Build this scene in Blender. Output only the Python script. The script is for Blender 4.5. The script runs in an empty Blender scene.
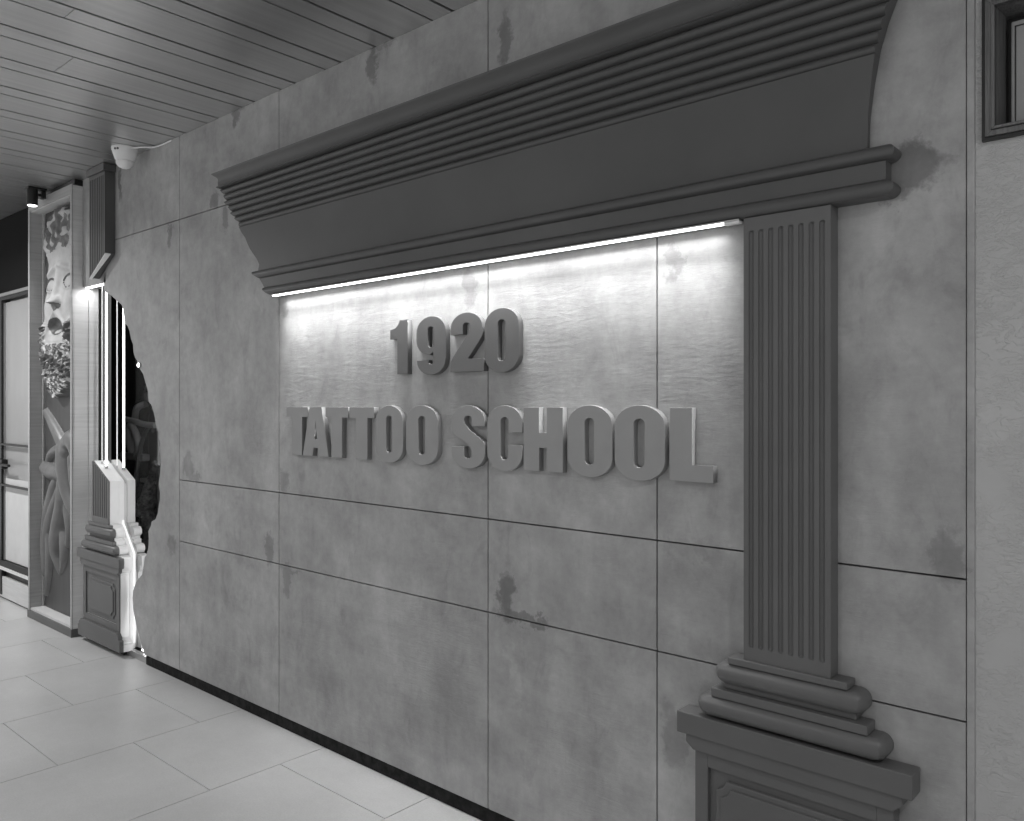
import bpy, bmesh, math, random
from mathutils import Vector, noise as mnoise
C = bpy.context.scene.collection
PI = math.pi
random.seed(7)

# ------------------------------------------------------------------ materials
def new_mat(name):
    m = bpy.data.materials.new(name); m.use_nodes = True
    nt = m.node_tree
    b = nt.nodes['Principled BSDF']
    return m, nt, b

def g(v): return (v, v, v, 1)

def noise_node(nt, scale, detail=4, rough=0.6, vec=None, stretch=None):
    tc = nt.nodes.new('ShaderNodeTexCoord')
    src = tc.outputs['Object']
    if stretch:
        mp = nt.nodes.new('ShaderNodeMapping'); mp.inputs['Scale'].default_value = stretch
        nt.links.new(src, mp.inputs['Vector']); src = mp.outputs['Vector']
    n = nt.nodes.new('ShaderNodeTexNoise')
    n.inputs['Scale'].default_value = scale; n.inputs['Detail'].default_value = detail
    n.inputs['Roughness'].default_value = rough
    nt.links.new(src, n.inputs['Vector'])
    return n

def mrange(nt, src, a, b, c, d, clamp=True):
    r = nt.nodes.new('ShaderNodeMapRange'); r.clamp = clamp
    r.inputs['From Min'].default_value = a; r.inputs['From Max'].default_value = b
    r.inputs['To Min'].default_value = c; r.inputs['To Max'].default_value = d
    nt.links.new(src, r.inputs['Value']); return r.outputs['Result']

def mth(nt, op, a, b=None, clamp=False):
    m = nt.nodes.new('ShaderNodeMath'); m.operation = op; m.use_clamp = clamp
    for i, v in enumerate((a, b)):
        if v is None: continue
        if isinstance(v, (int, float)): m.inputs[i].default_value = v
        else: nt.links.new(v, m.inputs[i])
    return m.outputs[0]

def set_grey(nt, b, val):
    cc = nt.nodes.new('ShaderNodeCombineColor')
    for i in range(3): nt.links.new(val, cc.inputs[i])
    nt.links.new(cc.outputs[0], b.inputs['Base Color'])

def bump(nt, b, h, strength=0.3, dist=0.01):
    bp = nt.nodes.new('ShaderNodeBump'); bp.inputs['Strength'].default_value = strength
    bp.inputs['Distance'].default_value = dist
    nt.links.new(h, bp.inputs['Height']); nt.links.new(bp.outputs[0], b.inputs['Normal'])

def plain(name, v, rough=0.5, metal=0.0, var=0.06, nscale=6, spec=0.5, bmp=0.0, stretch=None, bscale=60):
    m, nt, b = new_mat(name)
    n = noise_node(nt, nscale, 4, 0.6, stretch=stretch)
    set_grey(nt, b, mrange(nt, n.outputs[0], 0.3, 0.7, v*(1-var), v*(1+var)))
    b.inputs['Roughness'].default_value = rough; b.inputs['Metallic'].default_value = metal
    b.inputs['Specular IOR Level'].default_value = spec
    if bmp:
        n2 = noise_node(nt, bscale, 3, 0.5)
        bump(nt, b, n2.outputs[0], bmp, 0.004)
    return m

def emit(name, strength):
    m, nt, b = new_mat(name)
    b.inputs['Base Color'].default_value = g(0.8)
    b.inputs['Emission Color'].default_value = g(1); b.inputs['Emission Strength'].default_value = strength
    return m

# dark damp stains / old repair marks on the concrete: (x, z, half width, half height, strength, noise scale)
STAINS = [(-1.869,2.70,.030,.085,.34),(-1.87,2.735,.02,.035,.2),(-2.576,2.80,.035,.075,.36),(-2.50,2.862,.09,.012,.2),
 (-3.605,2.835,.040,.050,.36),(-3.53,2.862,.10,.012,.25),(-4.279,2.36,.030,.060,.32),(-4.27,2.412,.055,.012,.25),
 (-3.814,2.46,.045,.050,.34),(-3.70,2.36,.035,.065,.30),(-2.036,1.868,.035,.070,.22),(-3.204,1.90,.045,.05,.2),
 (-1.862,.805,.040,.085,.40),(-1.79,.745,.13,.018,.34),(-3.318,.80,.040,.075,.30),(-3.172,.665,.038,.065,.22),
 (-3.15,.715,.08,.016,.2),(-4.08,1.13,.06,.085,.26),(-4.02,1.07,.10,.018,.22),(-4.256,.70,.05,.07,.28),(-.592,2.0,.085,.06,.42),
 (-.61,1.955,.05,.035,.3),(-1.216,1.865,.03,.045,.24),(-4.90,2.74,.025,.11,.4),(-1.145,1.045,.10,.03,.1),(-.50,1.11,.035,.07,.22),
 (-4.43,1.27,.04,.06,.2),(-1.215,.50,.05,.10,.22),(-4.72,2.42,.02,.03,.15),(-3.19,1.12,.03,.06,.22),(-3.7,.62,.05,.15,.10),(-2.9,.2,.05,.1,.08)]
LIGHTS = [(-1.833,.575,.022,.075,.28),(-1.80,.50,.02,.05,.2),(-1.36,.62,.05,.12,.10),(-.68,.66,.09,.06,.10),(-.62,1.35,.06,.25,.08),(-1.34,.86,.12,.06,.06)]

def concrete():
    m, nt, b = new_mat('cast_concrete')
    tc = nt.nodes.new('ShaderNodeTexCoord')
    wob = nt.nodes.new('ShaderNodeTexNoise'); wob.inputs['Scale'].default_value = 11; wob.inputs['Detail'].default_value = 9; wob.inputs['Roughness'].default_value = .68
    nt.links.new(tc.outputs['Object'], wob.inputs['Vector'])
    sx = nt.nodes.new('ShaderNodeSeparateXYZ'); nt.links.new(tc.outputs['Object'], sx.inputs[0])
    sc = nt.nodes.new('ShaderNodeSeparateColor'); nt.links.new(wob.outputs['Color'], sc.inputs[0])
    X = mth(nt, 'ADD', sx.outputs['X'], mth(nt, 'MULTIPLY', mth(nt, 'SUBTRACT', sc.outputs[0], .5), .17))
    Zc = mth(nt, 'ADD', sx.outputs['Z'], mth(nt, 'MULTIPLY', mth(nt, 'SUBTRACT', sc.outputs[1], .5), .20))
    def blobs(lst, soft=0.22):
        tot = None
        for (x, z, rx, rz, s) in lst:
            dx = mth(nt, 'MULTIPLY', mth(nt, 'SUBTRACT', X, x), 1/rx)
            dz = mth(nt, 'MULTIPLY', mth(nt, 'SUBTRACT', Zc, z), 1/rz)
            d = mth(nt, 'ADD', mth(nt, 'MULTIPLY', dx, dx), mth(nt, 'MULTIPLY', dz, dz))
            v = mrange(nt, d, 1+soft, 1-soft*2.2, 0, s)
            tot = v if tot is None else mth(nt, 'MAXIMUM', tot, v)
        return tot
    dark = blobs(STAINS); light = blobs(LIGHTS, .7)
    n1 = noise_node(nt, 2.2, 6, 0.62); n2 = noise_node(nt, 9, 6, 0.65); n3 = noise_node(nt, 3, 4, .6, stretch=(3, 1, .5))
    base = mrange(nt, n1.outputs[0], .3, .7, .27, .41)
    base = mth(nt, 'MULTIPLY', base, mrange(nt, n2.outputs[0], .3, .7, .86, 1.14))
    base = mth(nt, 'MULTIPLY', base, mrange(nt, n3.outputs[0], .3, .7, .93, 1.07))
    n5 = noise_node(nt, 28, 8, .75); n6 = noise_node(nt, 4.5, 8, .7, stretch=(1.6, 1, .8)); n6.inputs['Distortion'].default_value = 1.6
    base = mth(nt, 'MULTIPLY', base, mrange(nt, n5.outputs[0], .3, .7, .92, 1.08))
    base = mth(nt, 'MULTIPLY', base, mrange(nt, n6.outputs[0], .28, .46, .84, 1.02))
    base = mth(nt, 'MULTIPLY', base, mth(nt, 'SUBTRACT', 1.0, mth(nt,'MULTIPLY',dark,1.15)))
    base = mth(nt, 'MULTIPLY', base, mth(nt, 'ADD', 1.0, light))
    set_grey(nt, b, base)
    b.inputs['Roughness'].default_value = .62; b.inputs['Specular IOR Level'].default_value = .35
    # trowel strokes and pores
    t1 = noise_node(nt, 14, 6, .6, stretch=(.9, 1, 3.6)); t2 = noise_node(nt, 60, 3, .5)
    w = noise_node(nt, 7, 7, .72, stretch=(1.1, 1, 6)); w.inputs['Distortion'].default_value = 1.2
    wm = noise_node(nt, 2.5, 2, .5)
    wv = mth(nt, 'MULTIPLY', w.outputs[0], mrange(nt, wm.outputs[0], .4, .6, .1, 1.0))
    h = mth(nt, 'ADD', mth(nt, 'MULTIPLY', t1.outputs[0], 1.0), mth(nt, 'MULTIPLY', t2.outputs[0], .22))
    h = mth(nt, 'ADD', mth(nt, 'MULTIPLY', h, .45), mth(nt, 'MULTIPLY', wv, 1.1))
    bump(nt, b, h, .36, .0045)
    return m

def plaster():
    m, nt, b = new_mat('rough_plaster')
    n1 = noise_node(nt, 3, 5, .6)
    set_grey(nt, b, mrange(nt, n1.outputs[0], .3, .7, .40, .47))
    c1 = noise_node(nt, 26, 3, .55, stretch=(.8, 1, 1.5)); c1.inputs['Distortion'].default_value = 1.0
    c2 = noise_node(nt, 52, 3, .55, stretch=(.8, 1, 1.6)); c2.inputs['Distortion'].default_value = .8
    r1 = mrange(nt, mth(nt, 'ABSOLUTE', mth(nt, 'SUBTRACT', c1.outputs[0], .5)), 0, .035, 0, 1)
    r2 = mrange(nt, mth(nt, 'ABSOLUTE', mth(nt, 'SUBTRACT', c2.outputs[0], .53)), 0, .05, 0, 1)
    msk = mrange(nt, noise_node(nt, 6, 3, .6).outputs[0], .45, .6, 0, 1)
    msk2 = mrange(nt, noise_node(nt, 8, 2, .6, stretch=(1, 1, .9)).outputs[0], .42, .55, 0, 1)
    h = mth(nt, 'ADD', mth(nt, 'MULTIPLY', mth(nt, 'MULTIPLY', r1, msk), .7), mth(nt, 'MULTIPLY', mth(nt, 'MULTIPLY', r2, msk2), .5))
    h = mth(nt, 'ADD', h, mth(nt, 'MULTIPLY', noise_node(nt, 60, 5, .6).outputs[0], .35))
    bump(nt, b, h, .5, .005)
    b.inputs['Roughness'].default_value = .8
    return m

def floor_mat():
    m, nt, b = new_mat('granite_tile')
    n1 = noise_node(nt, 150, 2, .6); n2 = noise_node(nt, 3, 4, .6); n3 = noise_node(nt, 28, 5, .7)
    v = mrange(nt, n1.outputs[0], .3, .7, .47, .53)
    v = mth(nt, 'MULTIPLY', v, mrange(nt, n2.outputs[0], .3, .7, .93, 1.06))
    v = mth(nt, 'MULTIPLY', v, mrange(nt, n3.outputs[0], .3, .7, .97, 1.03))
    set_grey(nt, b, v)
    b.inputs['Roughness'].default_value = .30
    return m

def wood(name, lo, hi, rough=.5, scale=(1.2, 1.2, 26)):
    m, nt, b = new_mat(name)
    n = noise_node(nt, 3, 5, .65, stretch=scale); n2 = noise_node(nt, 2, 3, .5)
    v = mrange(nt, n.outputs[0], .3, .7, lo, hi)
    v = mth(nt, 'MULTIPLY', v, mrange(nt, n2.outputs[0], .3, .7, .9, 1.1))
    set_grey(nt, b, v); b.inputs['Roughness'].default_value = rough
    return m

M = dict(
 concrete=concrete(), plaster=plaster(), floor=floor_mat(),
 ceiling=plain('brushed_metal_plank', .62, .32, .85, .08, 2.5, stretch=(14, .6, 1)),
 void=plain('dark_void', .012, .9, spec=.1), grout=plain('grout', .30, .9),
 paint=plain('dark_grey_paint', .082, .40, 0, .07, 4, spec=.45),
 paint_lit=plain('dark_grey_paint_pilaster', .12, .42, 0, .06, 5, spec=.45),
 letter_light=plain('letter_paint_light', .27, .40, .2, .06, 8), letter=plain('letter_paint', .125, .42, .1, .06, 8),
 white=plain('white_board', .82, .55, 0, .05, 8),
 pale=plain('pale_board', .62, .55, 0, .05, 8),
 black=plain('black_metal', .018, .4, .3, .1),
 darkgloss=plain('dark_gloss', .022, .12, 0, .1),
 stone=plain('black_granite', .014, .6, 0, .8, 30, spec=.12, bmp=.4),
 alu=plain('satin_aluminium', .45, .32, .8, .08),
 wood=wood('pale_veneer', .56, .68), wood_dark=wood('grey_veneer', .34, .44),
 framewood=wood('frame_edge', .34, .42, .4),
 kick=plain('kick_board', .10, .4),
 panel=plain('relief_board', .060, .42, 0, .2, 5, stretch=(6, 1, .7)),
 carve=plain('carved_plaster', .42, .5, 0, .22, 7, bmp=.2, bscale=25),
 beard=plain('carved_beard_and_shade', .075, .42, 0, .5, 14, bmp=.3, bscale=40),  # beard, plus painted shade at nose, mouth and head side
 cloth_relief=plain('carved_drapery', .15, .42, 0, .2, 6),
 camwhite=plain('white_plastic', .78, .35), 
 oldframe=plain('weathered_metal_frame', .13, .42, .35, .35, 8, stretch=(30, 30, 1.2)),
 shutter=plain('grey_shutter', .30, .5, 0, .08),
 vinyl=plain('black_vinyl', .02, .3), towel=plain('grey_towel', .34, .9), 
 cloth=plain('patterned_cloth', .13, .9, 0, .95, 30),
 led=emit('led_diffuser', 6), rod=emit('led_rod', 4), rod_dim=emit('led_rod_dim', .22), spot=emit('spot_lens', 5), pool=emit('floor_light_lens', 3), tape=emit('led_tape', .6), down=emit('fill_downlight_lens', 22), tiny=emit('button_lens', 4),
)
def glassmat(name, rough, tint):
    m, nt, b = new_mat(name)
    b.inputs['Base Color'].default_value = g(tint); b.inputs['Roughness'].default_value = rough
    b.inputs['Transmission Weight'].default_value = 1; b.inputs['IOR'].default_value = 1.45
    return m
def clear_pane():
    m, nt, b = new_mat('clear_glass')
    t = nt.nodes.new('ShaderNodeBsdfTransparent'); t.inputs[0].default_value = g(.93)
    gl = nt.nodes.new('ShaderNodeBsdfGlossy'); gl.inputs['Roughness'].default_value = .03
    mx = nt.nodes.new('ShaderNodeMixShader'); mx.inputs[0].default_value = .035
    nt.links.new(t.outputs[0], mx.inputs[1]); nt.links.new(gl.outputs[0], mx.inputs[2])
    nt.links.new(mx.outputs[0], nt.nodes['Material Output'].inputs[0]); nt.nodes.remove(b)
    return m
M['glass'] = clear_pane()
def frosted():
    m, nt, b = new_mat('frosted_film')
    tr = nt.nodes.new('ShaderNodeBsdfTranslucent'); tr.inputs[0].default_value = g(.8)
    n = noise_node(nt, 3, 4, .6, stretch=(2, 1, .7))
    set_grey(nt, b, mrange(nt, n.outputs[0], .3, .7, .40, .48)); b.inputs['Roughness'].default_value = .25
    mx = nt.nodes.new('ShaderNodeMixShader'); mx.inputs[0].default_value = .35
    out = nt.nodes['Material Output']
    nt.links.new(b.outputs[0], mx.inputs[1]); nt.links.new(tr.outputs[0], mx.inputs[2]); nt.links.new(mx.outputs[0], out.inputs[0])
    return m
M['frost'] = frosted()

# ------------------------------------------------------------------ helpers
def obj(name, bm, mat, parent=None, smooth=False, bevel=0, loc=None):
    me = bpy.data.meshes.new(name)
    bmesh.ops.recalc_face_normals(bm, faces=bm.faces)
    bm.to_mesh(me); bm.free()
    me.materials.append(mat)
    if smooth:
        me.polygons.foreach_set('use_smooth', [True]*len(me.polygons))
    o = bpy.data.objects.new(name, me); C.objects.link(o)
    if parent is not None:
        o.parent = parent; o.location = -Vector(root_loc(parent))
    if bevel:
        md = o.modifiers.new('bevel', 'BEVEL'); md.width = bevel; md.segments = 2; md.limit_method = 'ANGLE'; md.angle_limit = .6
    if smooth:
        md = o.modifiers.new('split', 'EDGE_SPLIT'); md.split_angle = .75
    return o

def root_loc(o):
    v = Vector((0, 0, 0))
    # geometry is written in world metres; a child cancels the location of its parents
    if o.parent is None: v = o.location.copy()
    else: v = Vector((0, 0, 0))
    return v

def tag(o, label=None, cat=None, group=None, kind=None):
    if label: o['label'] = label
    if cat: o['category'] = cat
    if group: o['group'] = group
    if kind: o['kind'] = kind
    return o

def thing(name, loc, label, cat, group=None, kind=None):
    o = bpy.data.objects.new(name, None); C.objects.link(o); o.location = loc
    o.empty_display_size = .1
    return tag(o, label, cat, group, kind)

def origin_to(o, p):
    # move a single mesh object's origin to p without moving its shape
    p = Vector(p)
    for v in o.data.vertices: v.co -= p
    o.location = p
    return o

def box(bm, x0, x1, y0, y1, z0, z1):
    vs = [bm.verts.new((x, y, z)) for x in (x0, x1) for y in (y0, y1) for z in (z0, z1)]
    for f in ((0,1,3,2),(4,6,7,5),(0,4,5,1),(2,3,7,6),(0,2,6,4),(1,5,7,3)):
        bm.faces.new([vs[i] for i in f])
    return vs

def BX(*a):
    bm = bmesh.new(); box(bm, *a); return bm

def prism_xz(bm, pts, y0, y1):
    """closed outline in (x,z) extruded from y0 (front) to y1"""
    a = [bm.verts.new((x, y0, z)) for x, z in pts]; b = [bm.verts.new((x, y1, z)) for x, z in pts]
    bm.faces.new(a); bm.faces.new(b[::-1]); n = len(pts)
    for i in range(n): bm.faces.new((a[i], b[i], b[(i+1) % n], a[(i+1) % n]))

def cyl(bm, p0, p1, r0, r1=None, n=20, caps=True):
    r1 = r0 if r1 is None else r1
    p0, p1 = Vector(p0), Vector(p1); d = (p1-p0).normalized()
    u = d.orthogonal().normalized(); w = d.cross(u)
    A, B = [], []
    for i in range(n):
        a = 2*PI*i/n; q = u*math.cos(a)+w*math.sin(a)
        A.append(bm.verts.new(p0+q*r0)); B.append(bm.verts.new(p1+q*r1))
    for i in range(n): bm.faces.new((A[i], A[(i+1)%n], B[(i+1)%n], B[i]))
    if caps: bm.faces.new(A[::-1]); bm.faces.new(B)

def lathe(bm, cx, cy, prof, n=32):
    rows = []
    for r, z in prof:
        if r < 1e-5: rows.append([bm.verts.new((cx, cy, z))])
        else: rows.append([bm.verts.new((cx+r*math.cos(2*PI*i/n), cy+r*math.sin(2*PI*i/n), z)) for i in range(n)])
    for a, b in zip(rows, rows[1:]):
        for i in range(n):
            j = (i+1) % n
            if len(a) == 1: bm.faces.new((a[0], b[i], b[j]))
            elif len(b) == 1: bm.faces.new((a[i], b[0], a[j]))
            else: bm.faces.new((a[i], b[i], b[j], a[j]))

def tube(bm, pts, radii, n=10):
    pts = [Vector(p) for p in pts]; rings = []
    if not isinstance(radii, (list, tuple)): radii = [radii]*len(pts)
    for i, p in enumerate(pts):
        d = (pts[min(i+1, len(pts)-1)]-pts[max(i-1, 0)]).normalized()
        u = d.cross(Vector((0, 1, 0.01))).normalized(); w = d.cross(u)
        rings.append([bm.verts.new(p+(u*math.cos(2*PI*k/n)+w*math.sin(2*PI*k/n))*radii[i]) for k in range(n)])
    for a, b in zip(rings, rings[1:]):
        for k in range(n): bm.faces.new((a[k], a[(k+1)%n], b[(k+1)%n], b[k]))
    bm.faces.new(rings[0][::-1]); bm.faces.new(rings[-1])

def smooth_path(pts, k=6):
    P = [Vector(p) for p in pts]; out = []
    for i in range(len(P)-1):
        p0 = P[max(i-1, 0)]; p1 = P[i]; p2 = P[i+1]; p3 = P[min(i+2, len(P)-1)]
        for s in range(k):
            t = s/k
            out.append(.5*((2*p1)+(-p0+p2)*t+(2*p0-5*p1+4*p2-p3)*t*t+(-p0+3*p1-3*p2+p3)*t**3))
    out.append(P[-1]); return out

CZ = 2.865     # ceiling height
# ------------------------------------------------------------------ concrete wall
EDGE = [(-5.100,CZ),(-5.100,2.30),(-5.127,2.20),(-5.127,2.138),(-5.03,2.105),(-4.922,2.054),(-4.88,2.035),(-4.859,2.008),(-4.845,1.96),(-4.835,1.925),(-4.80,1.905),(-4.774,1.875),
 (-4.755,1.83),(-4.727,1.793),(-4.722,1.75),(-4.702,1.72),(-4.675,1.70),(-4.657,1.665),(-4.60,1.624),(-4.575,1.58),(-4.542,1.531),(-4.538,1.50),(-4.531,1.469),(-4.50,1.45),(-4.477,1.419),
 (-4.455,1.38),(-4.447,1.34),(-4.425,1.31),(-4.412,1.281),(-4.394,1.24),(-4.394,1.202),(-4.386,1.14),(-4.394,1.082),(-4.411,1.02),(-4.402,.99),(-4.395,.971),(-4.400,.93),(-4.411,.899),(-4.42,.86),(-4.449,.823),(-4.496,.806),
 (-4.505,.78),(-4.535,.75),(-4.53,.70),(-4.535,.661),(-4.555,.62),(-4.583,.594),(-4.597,.545),(-4.613,.497),(-4.655,.47),(-4.69,.445),(-4.708,.419),(-4.728,.385),(-4.734,.347),(-4.727,.29),(-4.708,.241),(-4.68,.19),(-4.646,.141),(-4.61,.09),(-4.575,.055)]
G = .0022
wall = bmesh.new()
top_e = [p for p in EDGE if p[1] > 2.426+G]; low_e = [p for p in EDGE if p[1] < 2.426-G]
prism_xz(wall, [(-4.172-G, CZ)] + top_e + [(-5.10, 2.426+G), (-4.172-G, 2.426+G)], 0, .04)
prism_xz(wall, [(-4.172-G, 2.426-G), (-5.10, 2.426-G)] + low_e + [(-4.172-G, .055)], 0, .04)
prism_xz(wall, [(-5.445, CZ), (-5.445, 2.19), (-5.102, 2.19), (-5.102, CZ)], 0, .12)
xs = [-4.172, -3.236, -1.944, -1.269, -.463]
for i, (a, b) in enumerate(zip(xs, xs[1:])):
    rows = [(.055, .734), (.734, 1.056)]
    rows += [(1.056, 2.426), (2.426, CZ)] if i == 0 else ([(1.056, CZ)] if i == 1 else [(1.056, 2.45)])
    for z0, z1 in rows:
        box(wall, a+G, b-(G if i < 3 else 0), 0, .04, z0+(G if z0 > .1 else 0), z1-(G if z1 < 2.8 else 0))
box(wall, -1.944+G, -.463, 0, .04, 2.452, CZ)
w = obj('wall_back', wall, M['concrete'], bevel=.0012); tag(w, kind='structure')
bk = bmesh.new(); box(bk, -4.32, -.46, .041, .10, 0, CZ); 
w2 = obj('wall_backing', bk, M['void']); tag(w2, kind='structure')
# baseboard: rough black strip in the shadow gap
bb = bmesh.new(); nb = 120
for s in range(1):
    top = []; random.seed(3)
    pts = [(-4.575, 0)]
    ups = [(-4.575+(4.112)*i/nb, .052+random.uniform(-.004, .003)) for i in range(nb+1)]
    prism_xz(bb, [(-.463, 0), (-4.575, 0)] + ups, .006, .04)
o = obj('baseboard_back', bb, M['stone']); tag(o, kind='structure')
kb = BX(-4.86, -4.577, .012, .04, 0, .035)
o = obj('baseboard_left', kb, M['alu']); tag(o, kind='structure')

# right-hand trim and plaster wall
tr = bmesh.new()
box(tr, -.4610, -.4445, -.004, .03, 0, CZ)
o = obj('trim_1', tr, M['concrete'], bevel=.003); tag(o, kind='structure')
WX0, WX1, WZ0, WZ1 = -.429, .62, 2.034, 2.352
pw = bmesh.new()
box(pw, -.444, WX0, 0, .06, 0, CZ); box(pw, WX0, WX1, 0, .06, 0, WZ0); box(pw, WX0, WX1, 0, .06, WZ1, CZ); box(pw, WX1, 1.6, 0, .06, 0, CZ)
o = obj('wall_right', pw, M['plaster']); tag(o, kind='structure')

# ------------------------------------------------------------------ window in the plaster wall
win = thing('window_1', (WX0, 0, WZ0), None, None, kind='structure')
def ring(bm, a, b, y0, y1):
    """rectangular ring between inset a and inset b"""
    x0, x1, z0, z1 = WX0+a, WX1-a, WZ0+a, WZ1-a; X0, X1, Z0, Z1 = WX0+b, WX1-b, WZ0+b, WZ1-b
    o_ = [(x0,z0),(x1,z0),(x1,z1),(x0,z1)]; i_ = [(X0,Z0),(X1,Z0),(X1,Z1),(X0,Z1)]
    for k in range(4):
        l = (k+1) % 4
        q = [o_[k], o_[l], i_[l], i_[k]]
        prism_xz(bm, q, y0, y1)
r = bmesh.new(); ring(r, 0, .007, -.012, .06); obj('window_gasket', r, M['black'], win)
r = bmesh.new(); ring(r, .0075, .020, -.018, .06); ring(r, .0205, .027, -.024, .06); obj('window_frame', r, M['oldframe'], win, bevel=.001)
r = bmesh.new()
# sloped inner reveal
x0, x1, z0, z1 = WX0+.0275, WX1-.0275, WZ0+.0275, WZ1-.0275
X0, X1, Z0, Z1 = x0+.011, x1-.011, z0+.011, z1-.011
oo = [(x0,z0),(x1,z0),(x1,z1),(x0,z1)]; ii = [(X0,Z0),(X1,Z0),(X1,Z1),(X0,Z1)]
for k in range(4):
    l = (k+1) % 4
    vs = [r.verts.new((p[0], -.010, p[1])) for p in (oo[k], oo[l])] + [r.verts.new((p[0], .030, p[1])) for p in (ii[l], ii[k])]
    bs = [r.verts.new((p[0], .055, p[1])) for p in (oo[k], oo[l], ii[l], ii[k])]
    r.faces.new(vs); r.faces.new(bs[::-1])
    for q in range(4): r.faces.new((vs[q], bs[q], bs[(q+1)%4], vs[(q+1)%4]))
obj('window_reveal', r, M['oldframe'], win)
r = BX(X0, X1, .05, .06, Z0, Z1); obj('window_backing', r, M['black'], win)
sh = obj('shutter_panel', BX(WX0+.051, WX1-.06, .018, .04, WZ0+.027, WZ1-.058), M['shutter'], win, bevel=.003)
r = bmesh.new()
for (a, b, c, d) in ((WX0+.0585, WX0+.0610, WZ0+.036, WZ1-.069), (WX0+.0585, WX1-.07, WZ1-.0715, WZ1-.069)):
    box(r, a, b, .0165, .02, c, d)
obj('panel_groove', r, M['black'], win)

# ------------------------------------------------------------------ floor, ceiling
fl = bmesh.new(); T = .0018
cols = [-2.9+.657*k for k in range(-9, 7)]
for k, xa in enumerate(cols):
    if k % 2 == 1: off = -.21
    else: off = -.51
    ys = [off+.6*j for j in range(-8, 6)]
    for ya in ys:
        y1 = ya+.6
        if y1 < -4.2 or ya > 2.9: continue
        box(fl, xa+T, xa+.657-T, ya+T, y1-T, -.02, 0)
o = obj('floor', fl, M['floor'], bevel=.0008); tag(o, kind='structure')
o = obj('floor_bed', BX(-9.5, 2.2, -5.2, 3.6, -.05, -.0012-.002), M['grout']); tag(o, kind='structure')
ce = bmesh.new()
for k in range(-9, 24):
    a = -2.448-.331*(k)                 # wide gap
    b = a-.108                          # narrow gap
    # narrow plank between a and b, wide plank between b and the next a
    for (p, q) in ((b+.005, a-.007), (a-.331+.007, b-.005)):
        if q < -9 or p > 2.2: continue
        cut = random.uniform(-2.6, -.3)
        box(ce, p, q, -4.2, cut-.0012, CZ, CZ+.018); box(ce, p, q, cut+.0012, 3.2, CZ, CZ+.018)
o = obj('ceiling', ce, M['ceiling'], bevel=.0015); tag(o, kind='structure')
o = obj('ceiling_backing', BX(-9.3, 2.3, -4.3, 3.4, CZ+.03, CZ+.06), M['void']); tag(o, kind='structure')

# ------------------------------------------------------------------ shop interior behind the broken wall
for nm, a in (('wall_interior_back', (-8.6, -1.2, 2.9, 2.96, 0, CZ)), ('wall_interior_right', (-3.3, -3.24, .10, 2.9, 0, CZ)),
              ('wall_interior_left', (-8.66, -8.60, .50, 2.9, 0, CZ))):
    o = obj(nm, BX(*a), M['darkgloss'] if 'back' in nm else M['void']); tag(o, kind='structure')
o = obj('wall_nib', BX(-5.462, -5.438, .034, .092, 0, 2.19), M['wood']); tag(o, kind='structure')
o = obj('trim_2', BX(-5.462, -5.430, .093, .105, 0, 2.19), M['black']); tag(o, kind='structure')
o = obj('trim_3', BX(-5.448, -5.10, .121, .165, 2.19, CZ), M['black']); tag(o, kind='structure')
gp = thing('window_2', (-4.7, .21, 0), None, None, kind='structure')
obj('pane', BX(-5.42, -4.0, .208, .214, .02, CZ-.002), M['glass'], gp)
obj('window_rail', BX(-5.42, -4.0, .200, .222, 0, .02), M['black'], gp)

# ------------------------------------------------------------------ entablature
def LX(z):
    P = [(1.930,-3.205),(1.945,-3.24),(1.966,-3.278),(2.0,-3.305),(2.031,-3.336),(2.045,-3.365),(2.064,-3.387),(2.067,-3.353),(2.10,-3.372),(2.123,-3.387),(2.145,-3.41),(2.165,-3.43),(2.19,-3.452),(2.225,-3.465),(2.25,-3.490),(2.279,-3.514),(2.30,-3.509),(2.33,-3.545),(2.359,-3.575),(2.38,-3.580),(2.413,-3.618),(2.436,-3.612),(2.468,-3.636),(2.486,-3.655),(2.51,-3.655),(2.53,-3.645),(2.548,-3.672),(2.56,-3.68)]
    if z <= P[0][0]: return P[0][1]
    for (a, xa), (b, xb) in zip(P, P[1:]):
        if z <= b: return xa+(xb-xa)*(z-a)/(b-a)
    return P[-1][1]
def RX(z):
    # right end sweeps outward as it rises
    P = [(2.03,-.672),(2.077,-.672),(2.141,-.670),(2.22,-.660),(2.30,-.646),(2.36,-.628),(2.412,-.607),(2.48,-.578),(2.53,-.552),(2.58,-.525)]
    for (a, xa), (b, xb) in zip(P, P[1:]):
        if z <= b: return xa+(xb-xa)*(max(z,a)-a)/(b-a)
    return P[-1][1]
def strip(prof, lx, rx, name, mat, parent, nx=2):
    """prof: list of (y, z) bottom to top on the front; the back is flat on the wall"""
    bm = bmesh.new()
    L = [bm.verts.new((lx(z), y, z)) for y, z in prof]; R_ = [bm.verts.new((rx(z), y, z)) for y, z in prof]
    Lb = [bm.verts.new((lx(z), -.0015, z)) for y, z in prof]; Rb = [bm.verts.new((rx(z), -.0015, z)) for y, z in prof]
    n = len(prof)
    for i in range(n-1):
        bm.faces.new((L[i], R_[i], R_[i+1], L[i+1])); bm.faces.new((Lb[i], Lb[i+1], Rb[i+1], Rb[i]))
        bm.faces.new((L[i], L[i+1], Lb[i+1], Lb[i])); bm.faces.new((R_[i], Rb[i], Rb[i+1], R_[i+1]))
    bm.faces.new((L[0], Lb[0], Rb[0], R_[0])); bm.faces.new((L[-1], R_[-1], Rb[-1], Lb[-1]))
    return obj(name, bm, mat, parent, smooth=True)
ent = thing('entablature', (-2.0, 0, 1.93), 'broad dark grey cornice with ribbed band, broken at its left end, above the lettering', 'cornice')
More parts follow.
